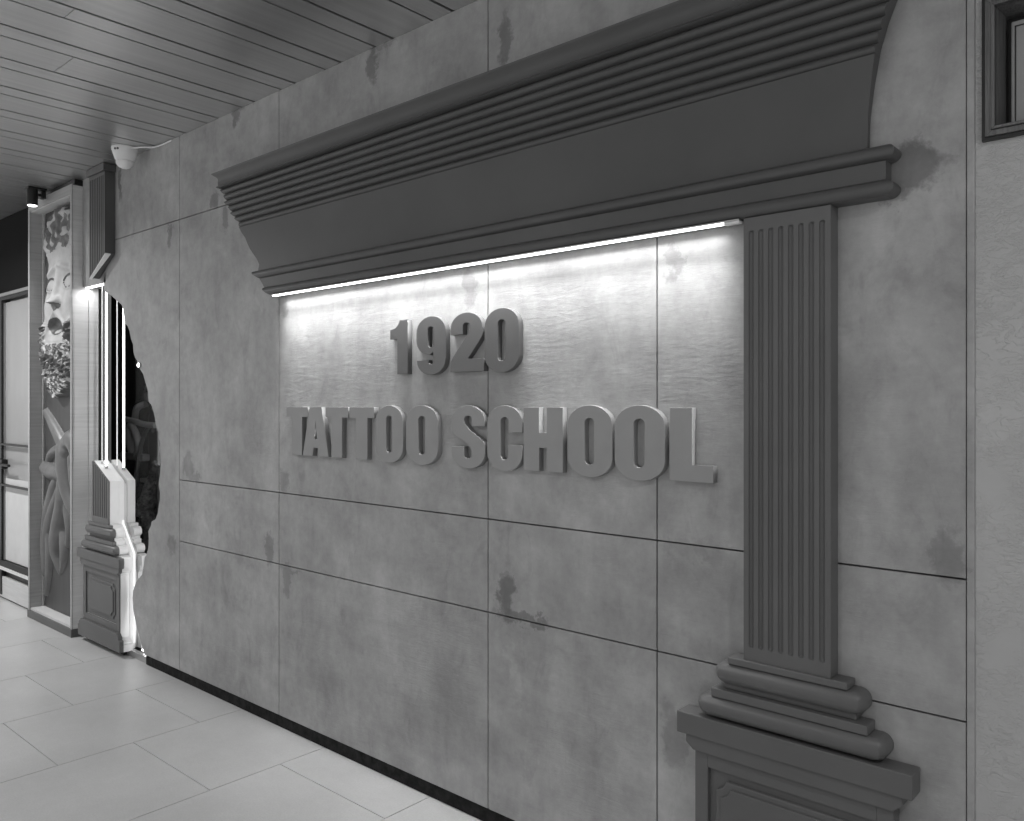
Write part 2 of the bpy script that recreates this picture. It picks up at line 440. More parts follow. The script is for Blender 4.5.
# bed moulding with its two rounded beads
prof = [(-.020, 1.940), (-.045, 1.940)]
for k in range(9):
    a = -PI/2+PI*k/8; prof.append((-.045-.016*math.cos(a), 1.959+.0185*math.sin(a)))
prof += [(-.042, 1.980), (-.042, 2.024)]
for k in range(9):
    a = -PI/2+PI*k/8; prof.append((-.040-.018*math.cos(a), 2.043+.018*math.sin(a)))
prof += [(-.022, 2.064)]
def RXb(z):
    if z < 1.9795: return -.622+.022*math.sqrt(max(0, 1-((z-1.959)/.0186)**2))
    if z > 2.0245: return -.622+.023*math.sqrt(max(0, 1-((z-2.043)/.0181)**2))
    return -.622
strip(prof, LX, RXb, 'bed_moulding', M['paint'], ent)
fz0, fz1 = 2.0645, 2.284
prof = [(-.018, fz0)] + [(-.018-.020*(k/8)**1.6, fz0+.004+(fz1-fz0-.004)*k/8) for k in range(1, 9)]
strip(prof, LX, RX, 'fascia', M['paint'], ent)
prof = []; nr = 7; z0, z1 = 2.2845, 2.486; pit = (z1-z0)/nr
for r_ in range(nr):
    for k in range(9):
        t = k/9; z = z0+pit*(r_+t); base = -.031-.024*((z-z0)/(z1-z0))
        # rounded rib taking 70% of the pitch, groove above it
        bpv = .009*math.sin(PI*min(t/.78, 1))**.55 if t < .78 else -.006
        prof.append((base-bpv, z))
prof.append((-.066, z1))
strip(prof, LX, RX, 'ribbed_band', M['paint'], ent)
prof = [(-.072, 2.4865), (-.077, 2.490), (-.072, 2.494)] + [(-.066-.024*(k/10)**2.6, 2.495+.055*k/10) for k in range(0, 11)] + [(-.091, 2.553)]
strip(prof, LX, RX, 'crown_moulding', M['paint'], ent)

# LED line under it
led = thing('led_strip', (-2.1, -.03, 1.93), 'long glowing white light strip tucked under the dark cornice, above the numerals', 'light')
obj('housing', BX(-3.205, -.985, -.058, -.012, 1.9355, 1.9395), M['alu'], led)
obj('diffuser', BX(-3.20, -1.030, -.057, -.040, 1.9315, 1.9352), M['led'], led)
L = bpy.data.lights.new('strip_beam', 'AREA'); L.shape = 'RECTANGLE'; L.size = 2.13; L.size_y = .016; L.energy = 3.0; L.spread = math.radians(125)
o = bpy.data.objects.new('strip_beam', L); C.objects.link(o); o.location = (-2.115, -.027, 1.930); o.rotation_euler = (math.radians(0), 0, 0)
L = bpy.data.lights.new('strip_lens_beam', 'AREA'); L.shape = 'RECTANGLE'; L.size = 2.15; L.size_y = .014; L.energy = 4.2; L.spread = math.radians(56)
o = bpy.data.objects.new('strip_lens_beam', L); C.objects.link(o); o.location = (-2.11, -.048, 1.930); o.rotation_euler = (math.radians(7), 0, 0)
led2 = thing('led_strip', (-5.28, .03, 2.185), 'short glowing light strip under the lintel beside the wooden niche', 'light')
obj('diffuser', BX(-5.435, -5.14, .012, .030, 2.181, 2.1895), M['pool'], led2)
L = bpy.data.lights.new('lintel_beam', 'AREA'); L.shape = 'RECTANGLE'; L.size = .29; L.size_y = .02; L.energy = .7
o = bpy.data.objects.new('lintel_beam', L); C.objects.link(o); o.location = (-5.287, .021, 2.178)
led3 = thing('floor_light', (-4.7, .06, 0), 'glowing light bar on the floor at the foot of the torn opening', 'light')
obj('housing', BX(-4.765, -4.60, .060, .100, 0, .028), M['alu'], led3)
obj('lens', BX(-4.762, -4.603, .063, .097, .0285, .036), M['pool'], led3)
L = bpy.data.lights.new('floor_beam', 'AREA'); L.shape = 'RECTANGLE'; L.size = .16; L.size_y = .03; L.energy = .5
o = bpy.data.objects.new('floor_beam', L); C.objects.link(o); o.location = (-4.68, .08, .04); o.rotation_euler = (PI, math.radians(20), 0)
obj('end_connector', BX(-1.029, -.985, -.056, -.036, 1.929, 1.9352), M['camwhite'], led)

# ------------------------------------------------------------------ pilasters
def fluted(bm, x0, x1, z0, z1, yf, nfl=8, m=.021, r=.0072, depth=.0075, cut=None, zend=.034, yb=0, zmul=1):
    """fluted front face; cut(x)->z gives a slanted lower or upper end as (lo, hi)"""
    cs = [x0+m+(x1-x0-2*m)*k/(nfl-1) for k in range(nfl)]
    X = [x0]
    for c in cs:
        X += [c+r*q for q in (-1.05, -1, -.8, -.5, 0, .5, .8, 1, 1.05)]
    X.append(x1)
    S = [0, .4*zend, zend-.006, zend, zend+.001, zend+.003, zend+.006, zend+.01]
    T_ = [s for s in S]
    rows = []
    lo = (lambda x: z0) if cut is None or cut[0] is None else cut[0]
    hi = (lambda x: z1) if cut is None or cut[1] is None else cut[1]
    lo_flat = cut is None or cut[0] is None; hi_flat = cut is None or cut[1] is None
    zrel = ([('l', s) for s in S] if lo_flat else [('l', 0)]) + [('m', .5)] + ([('h', s) for s in S[::-1]] if hi_flat else [('h', 0)])
    for kind, s in zrel:
        row = []
        for x in X:
            l, h = lo(x), hi(x)
            z = l+s if kind == 'l' else (h-s if kind == 'h' else (l+h)/2)
            dx = min(abs(x-c) for c in cs)
            dz = 0
            if lo_flat: dz = max(dz, l+zend+r-z)
            if hi_flat: dz = max(dz, z-(h-zend-r))
            d = math.hypot(dx, max(dz, 0))/r
            y = yf+(depth*math.sqrt(1-d*d) if d < 1 else 0)
            row.append(bm.verts.new((x, y, z)))
        rows.append(row)
    for a, b in zip(rows, rows[1:]):
        for i in range(len(X)-1): bm.faces.new((a[i], a[i+1], b[i+1], b[i]))
    # sides, top, bottom, back
    bl = [bm.verts.new((x, yb, rows[0][i].co.z)) for i, x in enumerate(X)]
    bh = [bm.verts.new((x, yb, rows[-1][i].co.z)) for i, x in enumerate(X)]
    for i in range(len(X)-1):
        bm.faces.new((rows[0][i], bl[i], bl[i+1], rows[0][i+1])); bm.faces.new((rows[-1][i], rows[-1][i+1], bh[i+1], bh[i]))
        bm.faces.new((bl[i], bh[i], bh[i+1], bl[i+1]))
    bm.faces.new([r_[0] for r_ in rows] + [bh[0], bl[0]]); bm.faces.new([r_[-1] for r_ in rows][::-1] + [bl[-1], bh[-1]])

def stack(name, cx, hw, yf, yb, z0, z1, mat, parent, rnd=False, ytop=None):
    """one moulding of the base: a flat plate, or a rounded torus when rnd"""
    bm = bmesh.new()
    if not rnd:
        box(bm, cx-hw, cx+hw, yf, yb, z0, z1)
        return obj(name, bm, mat, parent, bevel=.0025)
    n = 12; h = (z1-z0)/2; zc = (z0+z1)/2; rows = []
    for k in range(n+1):
        a = -PI/2+PI*k/n; e = h*math.cos(a)*.95; z = zc+h*math.sin(a)
        e2 = min(.018, h)*math.cos(a)
        rows.append([bm.verts.new(p) for p in ((cx-hw+h-e, yb, z), (cx-hw+h-e, yf+.020-e2*.2, z), (cx-hw+h-e+.014, yf+.016-e2, z), (cx+hw-h+e-.014, yf+.016-e2, z), (cx+hw-h+e, yf+.020-e2*.2, z), (cx+hw-h+e, yb, z))])
    for a, b in zip(rows, rows[1:]):
        for i in range(6): bm.faces.new((a[i], a[(i+1)%6], b[(i+1)%6], b[i]))
    bm.faces.new(rows[0][::-1]); bm.faces.new(rows[-1])
    return obj(name, bm, mat, parent, smooth=True)

def notched(cx, hw, z0, z1, n):
    """rectangle with scooped-in corners"""
    p = []
    for (sx, sz, a0) in ((-1, -1, 90), (1, -1, 180), (1, 1, 270), (-1, 1, 0)):
        X_ = cx+sx*hw; Z_ = z0 if sz < 0 else z1
        seq = [(X_, Z_-sz*n*1.25), (X_-sx*n*.35, Z_-sz*n*1.15), (X_-sx*n*.85, Z_-sz*n*.85), (X_-sx*n*1.15, Z_-sz*n*.35), (X_-sx*n*1.25, Z_)]
        if (sx, sz) in ((1, -1), (-1, 1)): seq = seq[::-1]
        p += seq
    return p

def pedestal(parent, cx, yf, yb, zt, zb, mat, foot=.10, core=None):
    """body with sunk field and raised notched panel; foot below"""
    hw = .258
    bm = bmesh.new()
    # chamfered step under the ledge
    prism = [(cx-.28, zt), (cx-.28, zt-.022), (cx-.258, zt-.040), (cx+.258, zt-.040), (cx+.28, zt-.022), (cx+.28, zt)]
    prism_xz(bm, prism, yf-.012, yb)
    obj('ledge_step', bm, mat, parent, bevel=.002)
    body = bmesh.new()
    z1, z0 = zt-.041, zb+foot
    m = .038; X0, X1, Z0, Z1 = cx-hw+m, cx+hw-m, z0+m*1.05, z1-m*1.05
    # frame of four rails around the sunk field
    box(body, cx-hw, X0, yf, yb, z0, z1); box(body, X1, cx+hw, yf, yb, z0, z1)
    box(body, X0, X1, yf, yb, z0, Z0); box(body, X0, X1, yf, yb, Z1, z1); box(body, X0, X1, yf+.013, yb, Z0, Z1)
    ped = obj('pedestal', body, mat, parent, bevel=.0015)
    pn = bmesh.new()
    prism_xz(pn, notched(cx, (X1-X0)/2-.024, Z0+.024, Z1-.024, .022), yf+.002, yf+.0135)
    pnl = obj('raised_panel', pn, mat, ped, bevel=.004)
    pn = bmesh.new()
    prism_xz(pn, notched(cx, (X1-X0)/2-.040, Z0+.040, Z1-.040, .022), yf-.004, yf+.004)
    pnl = obj('panel_centre', pn, mat, ped, bevel=.003)
    ft = bmesh.new()
    pr = [(cx-.258, z0), (cx-.285, z0-.022), (cx-.285, z0-.034), (cx-.300, z0-.040), (cx-.300, zb), (cx+.300, zb), (cx+.300, z0-.040), (cx+.285, z0-.034), (cx+.285, z0-.022), (cx+.258, z0)]
    prism_xz(ft, pr, yf-.016, yb)
    obj('plinth_foot', ft, mat, parent, bevel=.002)

pil = thing('pilaster', (-.8615, 0, 0), 'whole dark grey fluted pilaster with moulded base, standing on the wall right of the lettering', 'pilaster')
cx = -.8615
bm = bmesh.new(); fluted(bm, cx-.1135, cx+.1135, .7825, 1.939, -.050, yb=-.0015)
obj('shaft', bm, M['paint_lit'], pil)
def base_set(parent, cx, dz, yf, yb, mat, zb, foot=.10):
    stack('base_plate', cx, .156, yf-.008, yb, .764+dz, .782+dz, mat, parent)
    stack('torus', cx, .1975, yf-.012, yb, .708+dz, .7635+dz, mat, parent, True)
    stack('base_plate', cx, .203, yf-.010, yb, .668+dz, .6915+dz, mat, parent)
    stack('torus_neck', cx, .172, yf+.008, yb, .692+dz, .7075+dz, mat, parent)
    stack('torus', cx, .247, yf-.016, yb, .613+dz, .6675+dz, mat, parent, True)
    stack('ledge', cx, .304, yf-.016, yb, .548+dz, .6065+dz, mat, parent)
    pedestal(parent, cx, yf+.004, yb, .5475+dz, zb, mat, foot)
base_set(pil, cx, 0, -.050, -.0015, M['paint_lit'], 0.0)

# ---- left, cut-away pilaster standing in the opening, built up of slices
LC = -5.085
lp = thing('broken_pilaster', (LC, 0, 0), 'cut-off grey pilaster stump with pale sliced layers, standing in the torn wall opening', 'pilaster')
DZ = -.036
def cutz(x, dz=0): return 1.108-.50*(x-(LC-.105))+dz
# silhouette of the full profile used for the slices behind the painted front
def silhouette(cx, dz, top):
    R = [(.1135, None), (.1135, .782), (.156, .782), (.156, .764)]
    def arc(hw, z0, z1, n=8):
        h = (z1-z0)/2; zc = (z0+z1)/2
        return [(hw-h+h*.95*math.cos(PI/2-PI*k/n), zc+h*math.sin(PI/2-PI*k/n)) for k in range(n+1)]
    R += arc(.205, .708, .764) + [(.180, .7075), (.180, .6915), (.196, .6915), (.196, .668)] + arc(.247, .613, .668)
    R += [(.307, .6065), (.307, .548), (.28, .548), (.28, .525), (.258, .507), (.258, .145), (.285, .12), (.285, .11), (.30, .104), (.30, .0-dz+.032)]
    right = [(cx+a, (z+dz) if z is not None else top(cx+a)) for a, z in R]
    left = [(cx-a, (z+dz) if z is not None else top(cx-a)) for a, z in R][::-1]
    return right + left
def chamfer_sil(cx, dz, top):
    R = [(.1135, None), (.1135, .782), (.262, .62), (.262, -dz+.032)]
    return [(cx+a, (z+dz) if z is not None else top(cx+a)) for a, z in R] + [(cx-a, (z+dz) if z is not None else top(cx-a)) for a, z in R][::-1]
YF = -.040
bm = bmesh.new(); fluted(bm, LC-.1135, LC+.1135, .782+DZ, 1.1, YF, cut=(None, lambda x: cutz(x)), yb=YF+.012)
obj('shaft_face', bm, M['paint_lit'], lp)
lf = -.028
def base_front(parent, cx, dz, yf, yb, mat, zb):
    base_set(parent, cx, dz, yf, yb, mat, zb, .105)
base_front(lp, LC, DZ, YF, -.0275, M['paint_lit'], .032)
bm = bmesh.new(); prism_xz(bm, silhouette(LC, DZ, cutz), -.027, .024)
o = obj('front_slice', bm, M['white'], lp); o['label'] = 'pale cut side of the first layer'
bm = bmesh.new(); prism_xz(bm, chamfer_sil(LC, DZ, cutz), .0245, .054)
o = obj('middle_slice', bm, M['white'], lp); o['label'] = 'pale stepped middle layer with a plain sloped outline'
bm = bmesh.new(); prism_xz(bm, [(x if abs(x-LC) < 1e-6 else LC+(x-LC)*.93, z) for x, z in chamfer_sil(LC, DZ, lambda x: cutz(x, -.02))], .0545, .073)
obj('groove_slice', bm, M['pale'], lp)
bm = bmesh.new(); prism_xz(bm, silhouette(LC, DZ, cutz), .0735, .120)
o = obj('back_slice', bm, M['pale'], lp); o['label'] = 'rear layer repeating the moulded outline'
tp = bmesh.new()
pts = [(.1135, .80), (.1135, .782), (.262, .62), (.262, .10)]
for (a, za), (b, zb_) in zip(pts, pts[1:]):
    q = [(LC+a, za+DZ), (LC+a+.005, za+DZ), (LC+b+.005, zb_+DZ), (LC+b, zb_+DZ)]
    prism_xz(tp, q, .044, .053)
o = obj('light_tape', tp, M['tape'], lp); o['label'] = 'glowing light tape along the stepped edge'
o = obj('under_support', BX(LC-.25, LC+.25, -.005, .11, 0, .0315), M['black'], lp)

# ---- hanging upper fragment
up = thing('pilaster_fragment', (-5.075, 0, 2.3), 'dark fluted pilaster fragment with slanting cut end, hanging below the ceiling', 'pilaster')
UX0, UX1 = -5.184, -4.962
def ucut(x): return 2.216+(.124/.222)*(x-UX0)
bm = bmesh.new(); fluted(bm, UX0, UX1, 2.2, CZ-.045, -.062, cut=(ucut, None), m=.022, yb=-.0025, zend=.02)
obj('shaft', bm, M['paint'], up)
bm = bmesh.new()
# pale cut surface on the slanted end
for a in (0,):
    v = [bm.verts.new(p) for p in ((UX0, -.060, ucut(UX0)-.0005), (UX1, -.060, ucut(UX1)-.0005), (UX1, -.028, ucut(UX1)-.0005), (UX0, -.046, ucut(UX0)-.0005))]
    w_ = [bm.verts.new((q.co.x, q.co.y, q.co.z-.006)) for q in v]
    bm.faces.new(v); bm.faces.new(w_[::-1])
    for i in range(4): bm.faces.new((v[i], w_[i], w_[(i+1)%4], v[(i+1)%4]))
o = obj('cut_face', bm, M['white'], up); o['label'] = 'pale cut end'
obj('cap_strip', BX(UX0-.02, UX1+.012, -.074, -.0025, CZ-.044, CZ-.002), M['paint'], up, bevel=.003)

# ---- glowing vertical rods joining the two halves
def rod(x, y, r, bright, label):
    t = thing('light_rod', (x, y, 0), label, 'light', 'vertical light rods in the wall opening')
    zb = cutz(x)+.001
    bm = bmesh.new(); cyl(bm, (x, y, zb+.002), (x, y, CZ-.004 if y > .05 else 2.186), r, n=12); obj('tube', bm, M['rod'] if bright else M['rod_dim'], t, smooth=True)
    bm = bmesh.new(); cyl(bm, (x, y, zb-.002), (x, y, zb+.014), r*1.5, n=12); obj('socket', bm, M['alu'], t, smooth=True)
rod(-5.160, .003, .0032, False, 'thin dim vertical light rod, leftmost in the wall opening, beside the pale wall')
rod(-5.110, .008, .0062, True, 'thick bright vertical light rod, second from the left in the wall opening')
rod(-5.108, .070, .0032, False, 'thin dimmer vertical light rod, third from the left, just left of the rightmost one')
rod(-5.085, .100, .0062, True, 'bright vertical light rod furthest right, nearest the torn concrete edge')

# ------------------------------------------------------------------ lettering (each letter its own thing)
def curve_shape(name, splines, x0, z0, sx, sz, t=.021, cat='letter', label='', group='', y=-.0005):
    """splines: list of outlines in a 0..1 box; each a list of (x, z) points"""
    cu = bpy.data.curves.new(name, 'CURVE'); cu.dimensions = '2D'; cu.fill_mode = 'BOTH'; cu.extrude = t/2; cu.bevel_depth = .0008; cu.bevel_resolution = 1
    for pts in splines:
        sp = cu.splines.new('POLY'); sp.points.add(len(pts)-1); sp.use_cyclic_u = True
        for i, (a, b) in enumerate(pts): sp.points[i].co = (a*sx, b*sz, 0, 1)
    tmp = bpy.data.objects.new(name+'_tmp', cu); C.objects.link(tmp)
    dg = bpy.context.evaluated_depsgraph_get(); dg.update()
    me = bpy.data.meshes.new_from_object(tmp.evaluated_get(dg))
    bpy.data.objects.remove(tmp)
    for v in me.vertices:
        a, b, c = v.co; v.co = (a, -c-t/2, b)
    me.flip_normals() if False else None
    me.materials.clear(); me.materials.append(M['letter' if cat == 'numeral' else 'letter_light'])
    bm = bmesh.new(); bm.from_mesh(me); bmesh.ops.remove_doubles(bm, verts=bm.verts, dist=1e-5); bmesh.ops.recalc_face_normals(bm, faces=bm.faces); bm.to_mesh(me); bm.free()
    o = bpy.data.objects.new(name, me); C.objects.link(o); o.location = (x0*1.0064, y, 1.45+(z0-1.45)*1.0064)
    return tag(o, label, cat, group)

def superell(cx, cz, rx, rz, n=36, p=2.7, a0=0, a1=360):
    out = []
    full = abs(a1-a0-360) < 1e-6
    N = n if full else n+1
    for k in range(N):
        a = math.radians(a0+(a1-a0)*k/n); c, s = math.cos(a), math.sin(a)
        out.append((cx+rx*math.copysign(abs(c)**(2/p), c), cz+rz*math.copysign(abs(s)**(2/p), s)))
    return out
def arc(cx, cz, rx, rz, a0, a1, n=12):
    return [(cx+rx*math.cos(math.radians(a0+(a1-a0)*k/n)), cz+rz*math.sin(math.radians(a0+(a1-a0)*k/n))) for k in range(n+1)]
def stadium(cx, z0, z1, rx, rz, n=12):
    return arc(cx, z1-rz, rx, rz, 0, 180, n)+arc(cx, z0+rz, rx, rz, 180, 360, n)
def O_(): return [stadium(.5, 0, 1, .5, .27, 16), stadium(.5, .17, .83, .115, .07, 8)[::-1]]
GL = {}
GL['O'] = O_(); GL['0'] = O_()
GL['T'] = [[(0,1),(0,.80),(.27,.80),(.27,0),(.73,0),(.73,.80),(1,.80),(1,1)]]
GL['A'] = [[(0,0),(.27,1),(.73,1),(1,0),(.62,0),(.595,.17),(.405,.17),(.38,0)], [(.435,.34),(.565,.34),(.50,.76)]]
GL['H'] = [[(0,0),(0,1),(.40,1),(.40,.60),(.60,.60),(.60,1),(1,1),(1,0),(.60,0),(.60,.37),(.40,.37),(.40,0)]]
GL['L'] = [[(0,0),(0,1),(.52,1),(.52,.22),(1,.22),(1,0)]]
GL['C'] = [arc(.5,.73,.5,.27,0,180,14)+arc(.5,.27,.5,.27,180,360,14)+[(1,.40),(.62,.40)]+arc(.5,.24,.12,.07,0,-180,8)+arc(.5,.76,.12,.07,180,0,8)+[(.62,.60),(1,.60)]]
GL['S'] = [ [(1,.68)] + arc(.5,.75,.5,.25,0,180,14) + [(0,.66)] + arc(.36,.62,.36,.13,195,235,4) + [(.44,.42),(.58,.33),(.62,.27)] + arc(.5,.22,.12,.065,0,-180,8) + [(.38,.34),(0,.34)] + arc(.5,.25,.5,.25,180,360,14) + [(1,.33)] + arc(.62,.36,.38,.16,0,50,5) + [(.56,.61),(.42,.70),(.38,.75)] + arc(.5,.785,.12,.06,180,0,8) + [(.62,.68)] ]
GL['1'] = [[(.42,0),(.42,.66),(.0,.66),(0,.83),(.30,.86),(.46,.92),(.55,1),(1,1),(1,0)]]
GL['9'] = [[(1,.27)] + arc(.5,.73,.5,.27,0,180,14) + [(0,.62)] + arc(.38,.60,.38,.24,180,262,7) + [(.46,.34),(.58,.40)] + arc(.5,.235,.105,.06,0,-180,8)[0:9] + [(.395,.25),(0.02,.25)] + arc(.5,.24,.48,.24,180,360,12),
           stadium(.49,.46,.83,.105,.05,8)[::-1]]
GL['2'] = [[(0,0),(0,.16),(.10,.27),(.52,.62)] + [(.58,.70),(.585,.77)] + arc(.48,.78,.105,.055,0,180,8) + [(.375,.64),(0,.64),(0,.74)] + arc(.48,.74,.48,.26,180,0,16) + [(1,.68),(.96,.60),(.86,.50),(.60,.28),(.50,.21),(1,.21),(1,0)]]
r1 = [('1',-2.422,-2.322,1.567,1.770,'numeral 1, first of the four raised grey digits of the year'),('9',-2.273,-2.117,1.560,1.773,'numeral 9, second raised grey digit of the year'),
      ('2',-2.093,-1.930,1.567,1.773,'numeral 2, third raised grey digit of the year'),('0',-1.926,-1.771,1.560,1.776,'numeral 0, last raised grey digit of the year, under the light strip')]
for ch, a, b, z0, z1, lab in r1:
    curve_shape('sign_numeral', GL[ch], a, z0, b-a, z1-z0, cat='numeral', label=lab, group='raised digits on the concrete wall')
r2 = [('T',-3.121,-2.961,1.236,1.442,'raised grey letter T, leftmost of the whole lower word row'),
 ('A',-2.997,-2.814,1.236,1.442,'raised grey letter A, the only A, overlapping the leftmost T'),
 ('T',-2.835,-2.682,1.236,1.442,'raised grey letter T directly right of the A'),
 ('T',-2.674,-2.518,1.236,1.442,'raised grey letter T directly left of the first O'),
 ('O',-2.509,-2.349,1.230,1.449,'raised grey letter O right after the three Ts'),
 ('O',-2.330,-2.158,1.230,1.449,'raised grey letter O closing the first word, before the gap'),
 ('S',-2.087,-1.925,1.230,1.449,'raised grey letter S, the only S, opening the second word'),
 ('C',-1.913,-1.756,1.230,1.449,'raised grey letter C between the S and the H'),
 ('H',-1.750,-1.588,1.238,1.443,'raised grey letter H, the only H, in the second word'),
 ('O',-1.569,-1.401,1.230,1.450,'raised grey letter O directly right of the H'),
 ('O',-1.392,-1.221,1.230,1.450,'raised grey letter O directly left of the L'),
 ('L',-1.205,-1.070,1.238,1.443,'raised grey letter L, rightmost letter, beside the pilaster')]
for ch, a, b, z0, z1, lab in r2:
    curve_shape('sign_letter', GL[ch], a, z0, b-a, z1-z0, t=.0215, label=lab, group='raised letters of the two words on the concrete wall')

# ------------------------------------------------------------------ wooden display niche at the left
bx0, bx1, byf, byb = -6.205, -5.447, -.060, .030
nz0, nz1 = .050, 2.825
cab = thing('display_niche', (-5.81, -.03, 0), 'tall narrow wooden display niche with kick board, holding the carved bearded head, beside the door', 'display case')
obj('side_panel', BX(bx0, bx0+.022, byf+.002, .033, nz0, nz1), M['wood_dark'], cab)
obj('side_panel', BX(bx1-.016, bx1, byf+.002, .033, nz0, nz1), M['wood'], cab)
obj('top_panel', BX(bx0+.0225, bx1-.0165, byf+.002, .033, nz1-.06, nz1), M['wood'], cab)
obj('bottom_panel', BX(bx0+.0225, bx1-.0165, byf+.002, .033, nz0, nz0+.016), M['wood'], cab)
obj('edge_strip', BX(bx0-.002, bx0+.024, byf-.006, byf+.0015, nz0, nz1+.004), M['framewood'], cab, bevel=.001)
obj('edge_strip', BX(bx1-.020, bx1+.002, byf-.006, byf+.0015, nz0, nz1+.004), M['framewood'], cab, bevel=.001)
obj('edge_strip', BX(bx0+.0245, bx1-.0205, byf-.006, byf+.0015, nz1-.055, nz1+.004), M['framewood'], cab, bevel=.001)
obj('kick_board', BX(bx0-.006, bx1+.006, byf-.010, .033, 0, nz0-.0005), M['kick'], cab, bevel=.002)
obj('wood_lining', BX(bx0+.0225, bx0+.045, .012, .020, nz0+.017, nz1-.061), M['wood_dark'], cab)
obj('head_board', BX(bx0-.004, bx1+.004, byf+.01, .033, nz1+.0045, CZ-.003), M['black'], cab)

rel = thing('wall_relief', (-5.8, .03, .067), 'tall carved relief of a bearded head above folded drapery, inside the wooden niche', 'relief')
obj('relief_board', BX(-6.14, -5.4645, .0205, .034, .0675, 2.762), M['panel'], rel)
# bearded classical head as a carved height field
def sm(a, b, t):
    t = max(0, min(1, (t-a)/(b-a))); return t*t*(3-2*t)
def gs(u, v, cu, cv, su, sv): return math.exp(-((u-cu)/su)**2-((v-cv)/sv)**2)
hx0, hx1, hz0, hz1 = -6.155, -5.467, 1.50, 2.755
HC = -5.800
def ell(x, z, cx_, cz_, rx, rz): return math.hypot((x-cx_)/rx, (z-cz_)/rz)
def bumpf(x, z, cx_, cz_, rx, rz): return math.exp(-((x-cx_)/rx)**2-((z-cz_)/rz)**2)
def head_h(x, z):
    cl = -5.79-.17*max(0, 2.39-z) if z > 1.9 else -5.873+.10*(1.9-z)       # the face's slanted centre line
    u = x-cl
    # outline: crown, temples, cheeks, beard
    O = [(1.50,.10),(1.56,.20),(1.65,.27),(1.80,.30),(1.95,.30),(2.10,.285),(2.25,.28),(2.40,.275),(2.48,.33),(2.56,.35),(2.64,.32),(2.70,.24),(2.74,.12),(2.755,.0)]
    hw = 0
    for (a, wa), (b, wb) in zip(O, O[1:]):
        if a <= z <= b: hw = wa+(wb-wa)*(z-a)/(b-a)
    wob = .012*mnoise.noise(Vector((x*9, z*16, 3)))
    e = sm(0, .075, hw+wob*(1 if (z < 1.95 or z > 2.45) else 0)-abs(u))
    h = .036*e*math.sqrt(max(0.05, 1-(u/.42)**2))
    f = 0
    t = (2.39-z)/.27                                               # nose ridge widening downwards
    if 0 <= t <= 1.0: f += (.012+.030*t)*math.exp(-(u/(.028+.030*t))**2)
    f += .024*bumpf(u, z, 0, 2.125, .055, .022)+.014*(bumpf(u, z, .058, 2.135, .026, .022)+bumpf(u, z, -.058, 2.135, .026, .022))
    for s_ in (-1, 1):
        ex = s_*.152; q = ell(u, z, ex, 2.252, .066, .040)
        f -= .020*bumpf(u, z, ex*.95, 2.262, .085, .060)
        if q < 1: f += .016*math.sqrt(1-q*q)
        f += .009*math.exp(-((q-1.18)/.14)**2)
        f += .017*bumpf(u, z, ex*.95, 2.335-.25*(abs(u)-.15), .11, .020)
        f += .012*bumpf(u, z, s_*.17, 2.12, .075, .060)
    q = ell(u, z, 0, 1.965, .135, .062)
    if q < 1: f -= .040*(1-q*q)
    f += .016*bumpf(u, z, .0, 1.935, .055, .016)                    # lower lip
    for s_ in (-1, 1):                                              # moustache swept down
        f += .016*math.exp(-(((z-(2.065-1.1*abs(u)**1.25))/.022)**2))*math.exp(-(u/.17)**2)*.6
    hair = sm(2.47, 2.50, z+.10*abs(u))
    if hair > 0: f += hair*(.006+.012*mnoise.noise(Vector((x*14+3*z, z*26, 5))))
    chin = bumpf(u, z, 0, 1.872, .11, .026); f += .018*chin
    beard = sm(1.865, 1.84, z)
    beard = max(beard, sm(.17, .20, abs(u))*sm(2.03, 1.97, z))
    if beard > 0:
        p = Vector((x*24+2.0*math.sin(z*24), z*19, 1.3)); n = mnoise.noise(p); q2 = mnoise.noise(p*2.1+Vector((7, 3, 1)))
        f += beard*(.010+.022*(1-min(1, abs(n)*3.0))+.010*q2)
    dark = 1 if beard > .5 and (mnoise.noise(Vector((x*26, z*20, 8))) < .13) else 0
    if ell(u, z, 0, 1.972, .125, .055) < 1 and not ell(u, z, 0, 1.937, .055, .016) < 1: dark = 1  # mouth opening, its shade put into the colour
    if ell(u, z, 0, 2.103, .085, .017) < 1 or ell(u, z, -.02, 2.085, .04, .02) < 1: dark = 1  # shadow beneath the nose, painted dark
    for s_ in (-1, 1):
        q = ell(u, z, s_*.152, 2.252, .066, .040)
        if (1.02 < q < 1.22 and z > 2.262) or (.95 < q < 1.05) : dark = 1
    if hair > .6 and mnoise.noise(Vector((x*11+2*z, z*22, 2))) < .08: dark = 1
    if u < -.235 and z < 2.45: dark = 1  # shaded side of the head, painted dark
    if e <= 0: h = 0
    return h, f, e, dark, hair
NX, NZ = 110, 230
def height_mesh(sel, name, mat):
    bm = bmesh.new(); grid = {}
    for j in range(NZ+1):
        for i in range(NX+1):
            x = hx0+(hx1-hx0)*i/NX; z = hz0+(hz1-hz0)*j/NZ
            h, f, e, be, ha = head_h(x, z)
            grid[i, j] = (x, z, h, f, e, be, ha)
    vs = {}
    def V(i, j):
        if (i, j) not in vs:
            x, z, h, f, e, be, ha = grid[i, j]
            vs[i, j] = bm.verts.new((x, .022-max(0, (h+f*e)) if e > 0 else .022, z))
        return vs[i, j]
    for j in range(NZ):
        for i in range(NX):
            c = [grid[a] for a in ((i, j), (i+1, j), (i+1, j+1), (i, j+1))]
            if max(q[4] for q in c) <= 0: continue
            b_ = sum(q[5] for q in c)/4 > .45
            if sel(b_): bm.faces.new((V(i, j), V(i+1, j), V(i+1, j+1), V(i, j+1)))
    o = obj(name, bm, mat, rel); o.data.polygons.foreach_set('use_smooth', [True]*len(o.data.polygons)); return o
o = height_mesh(lambda b_: not b_, 'carved_head', M['carve'])
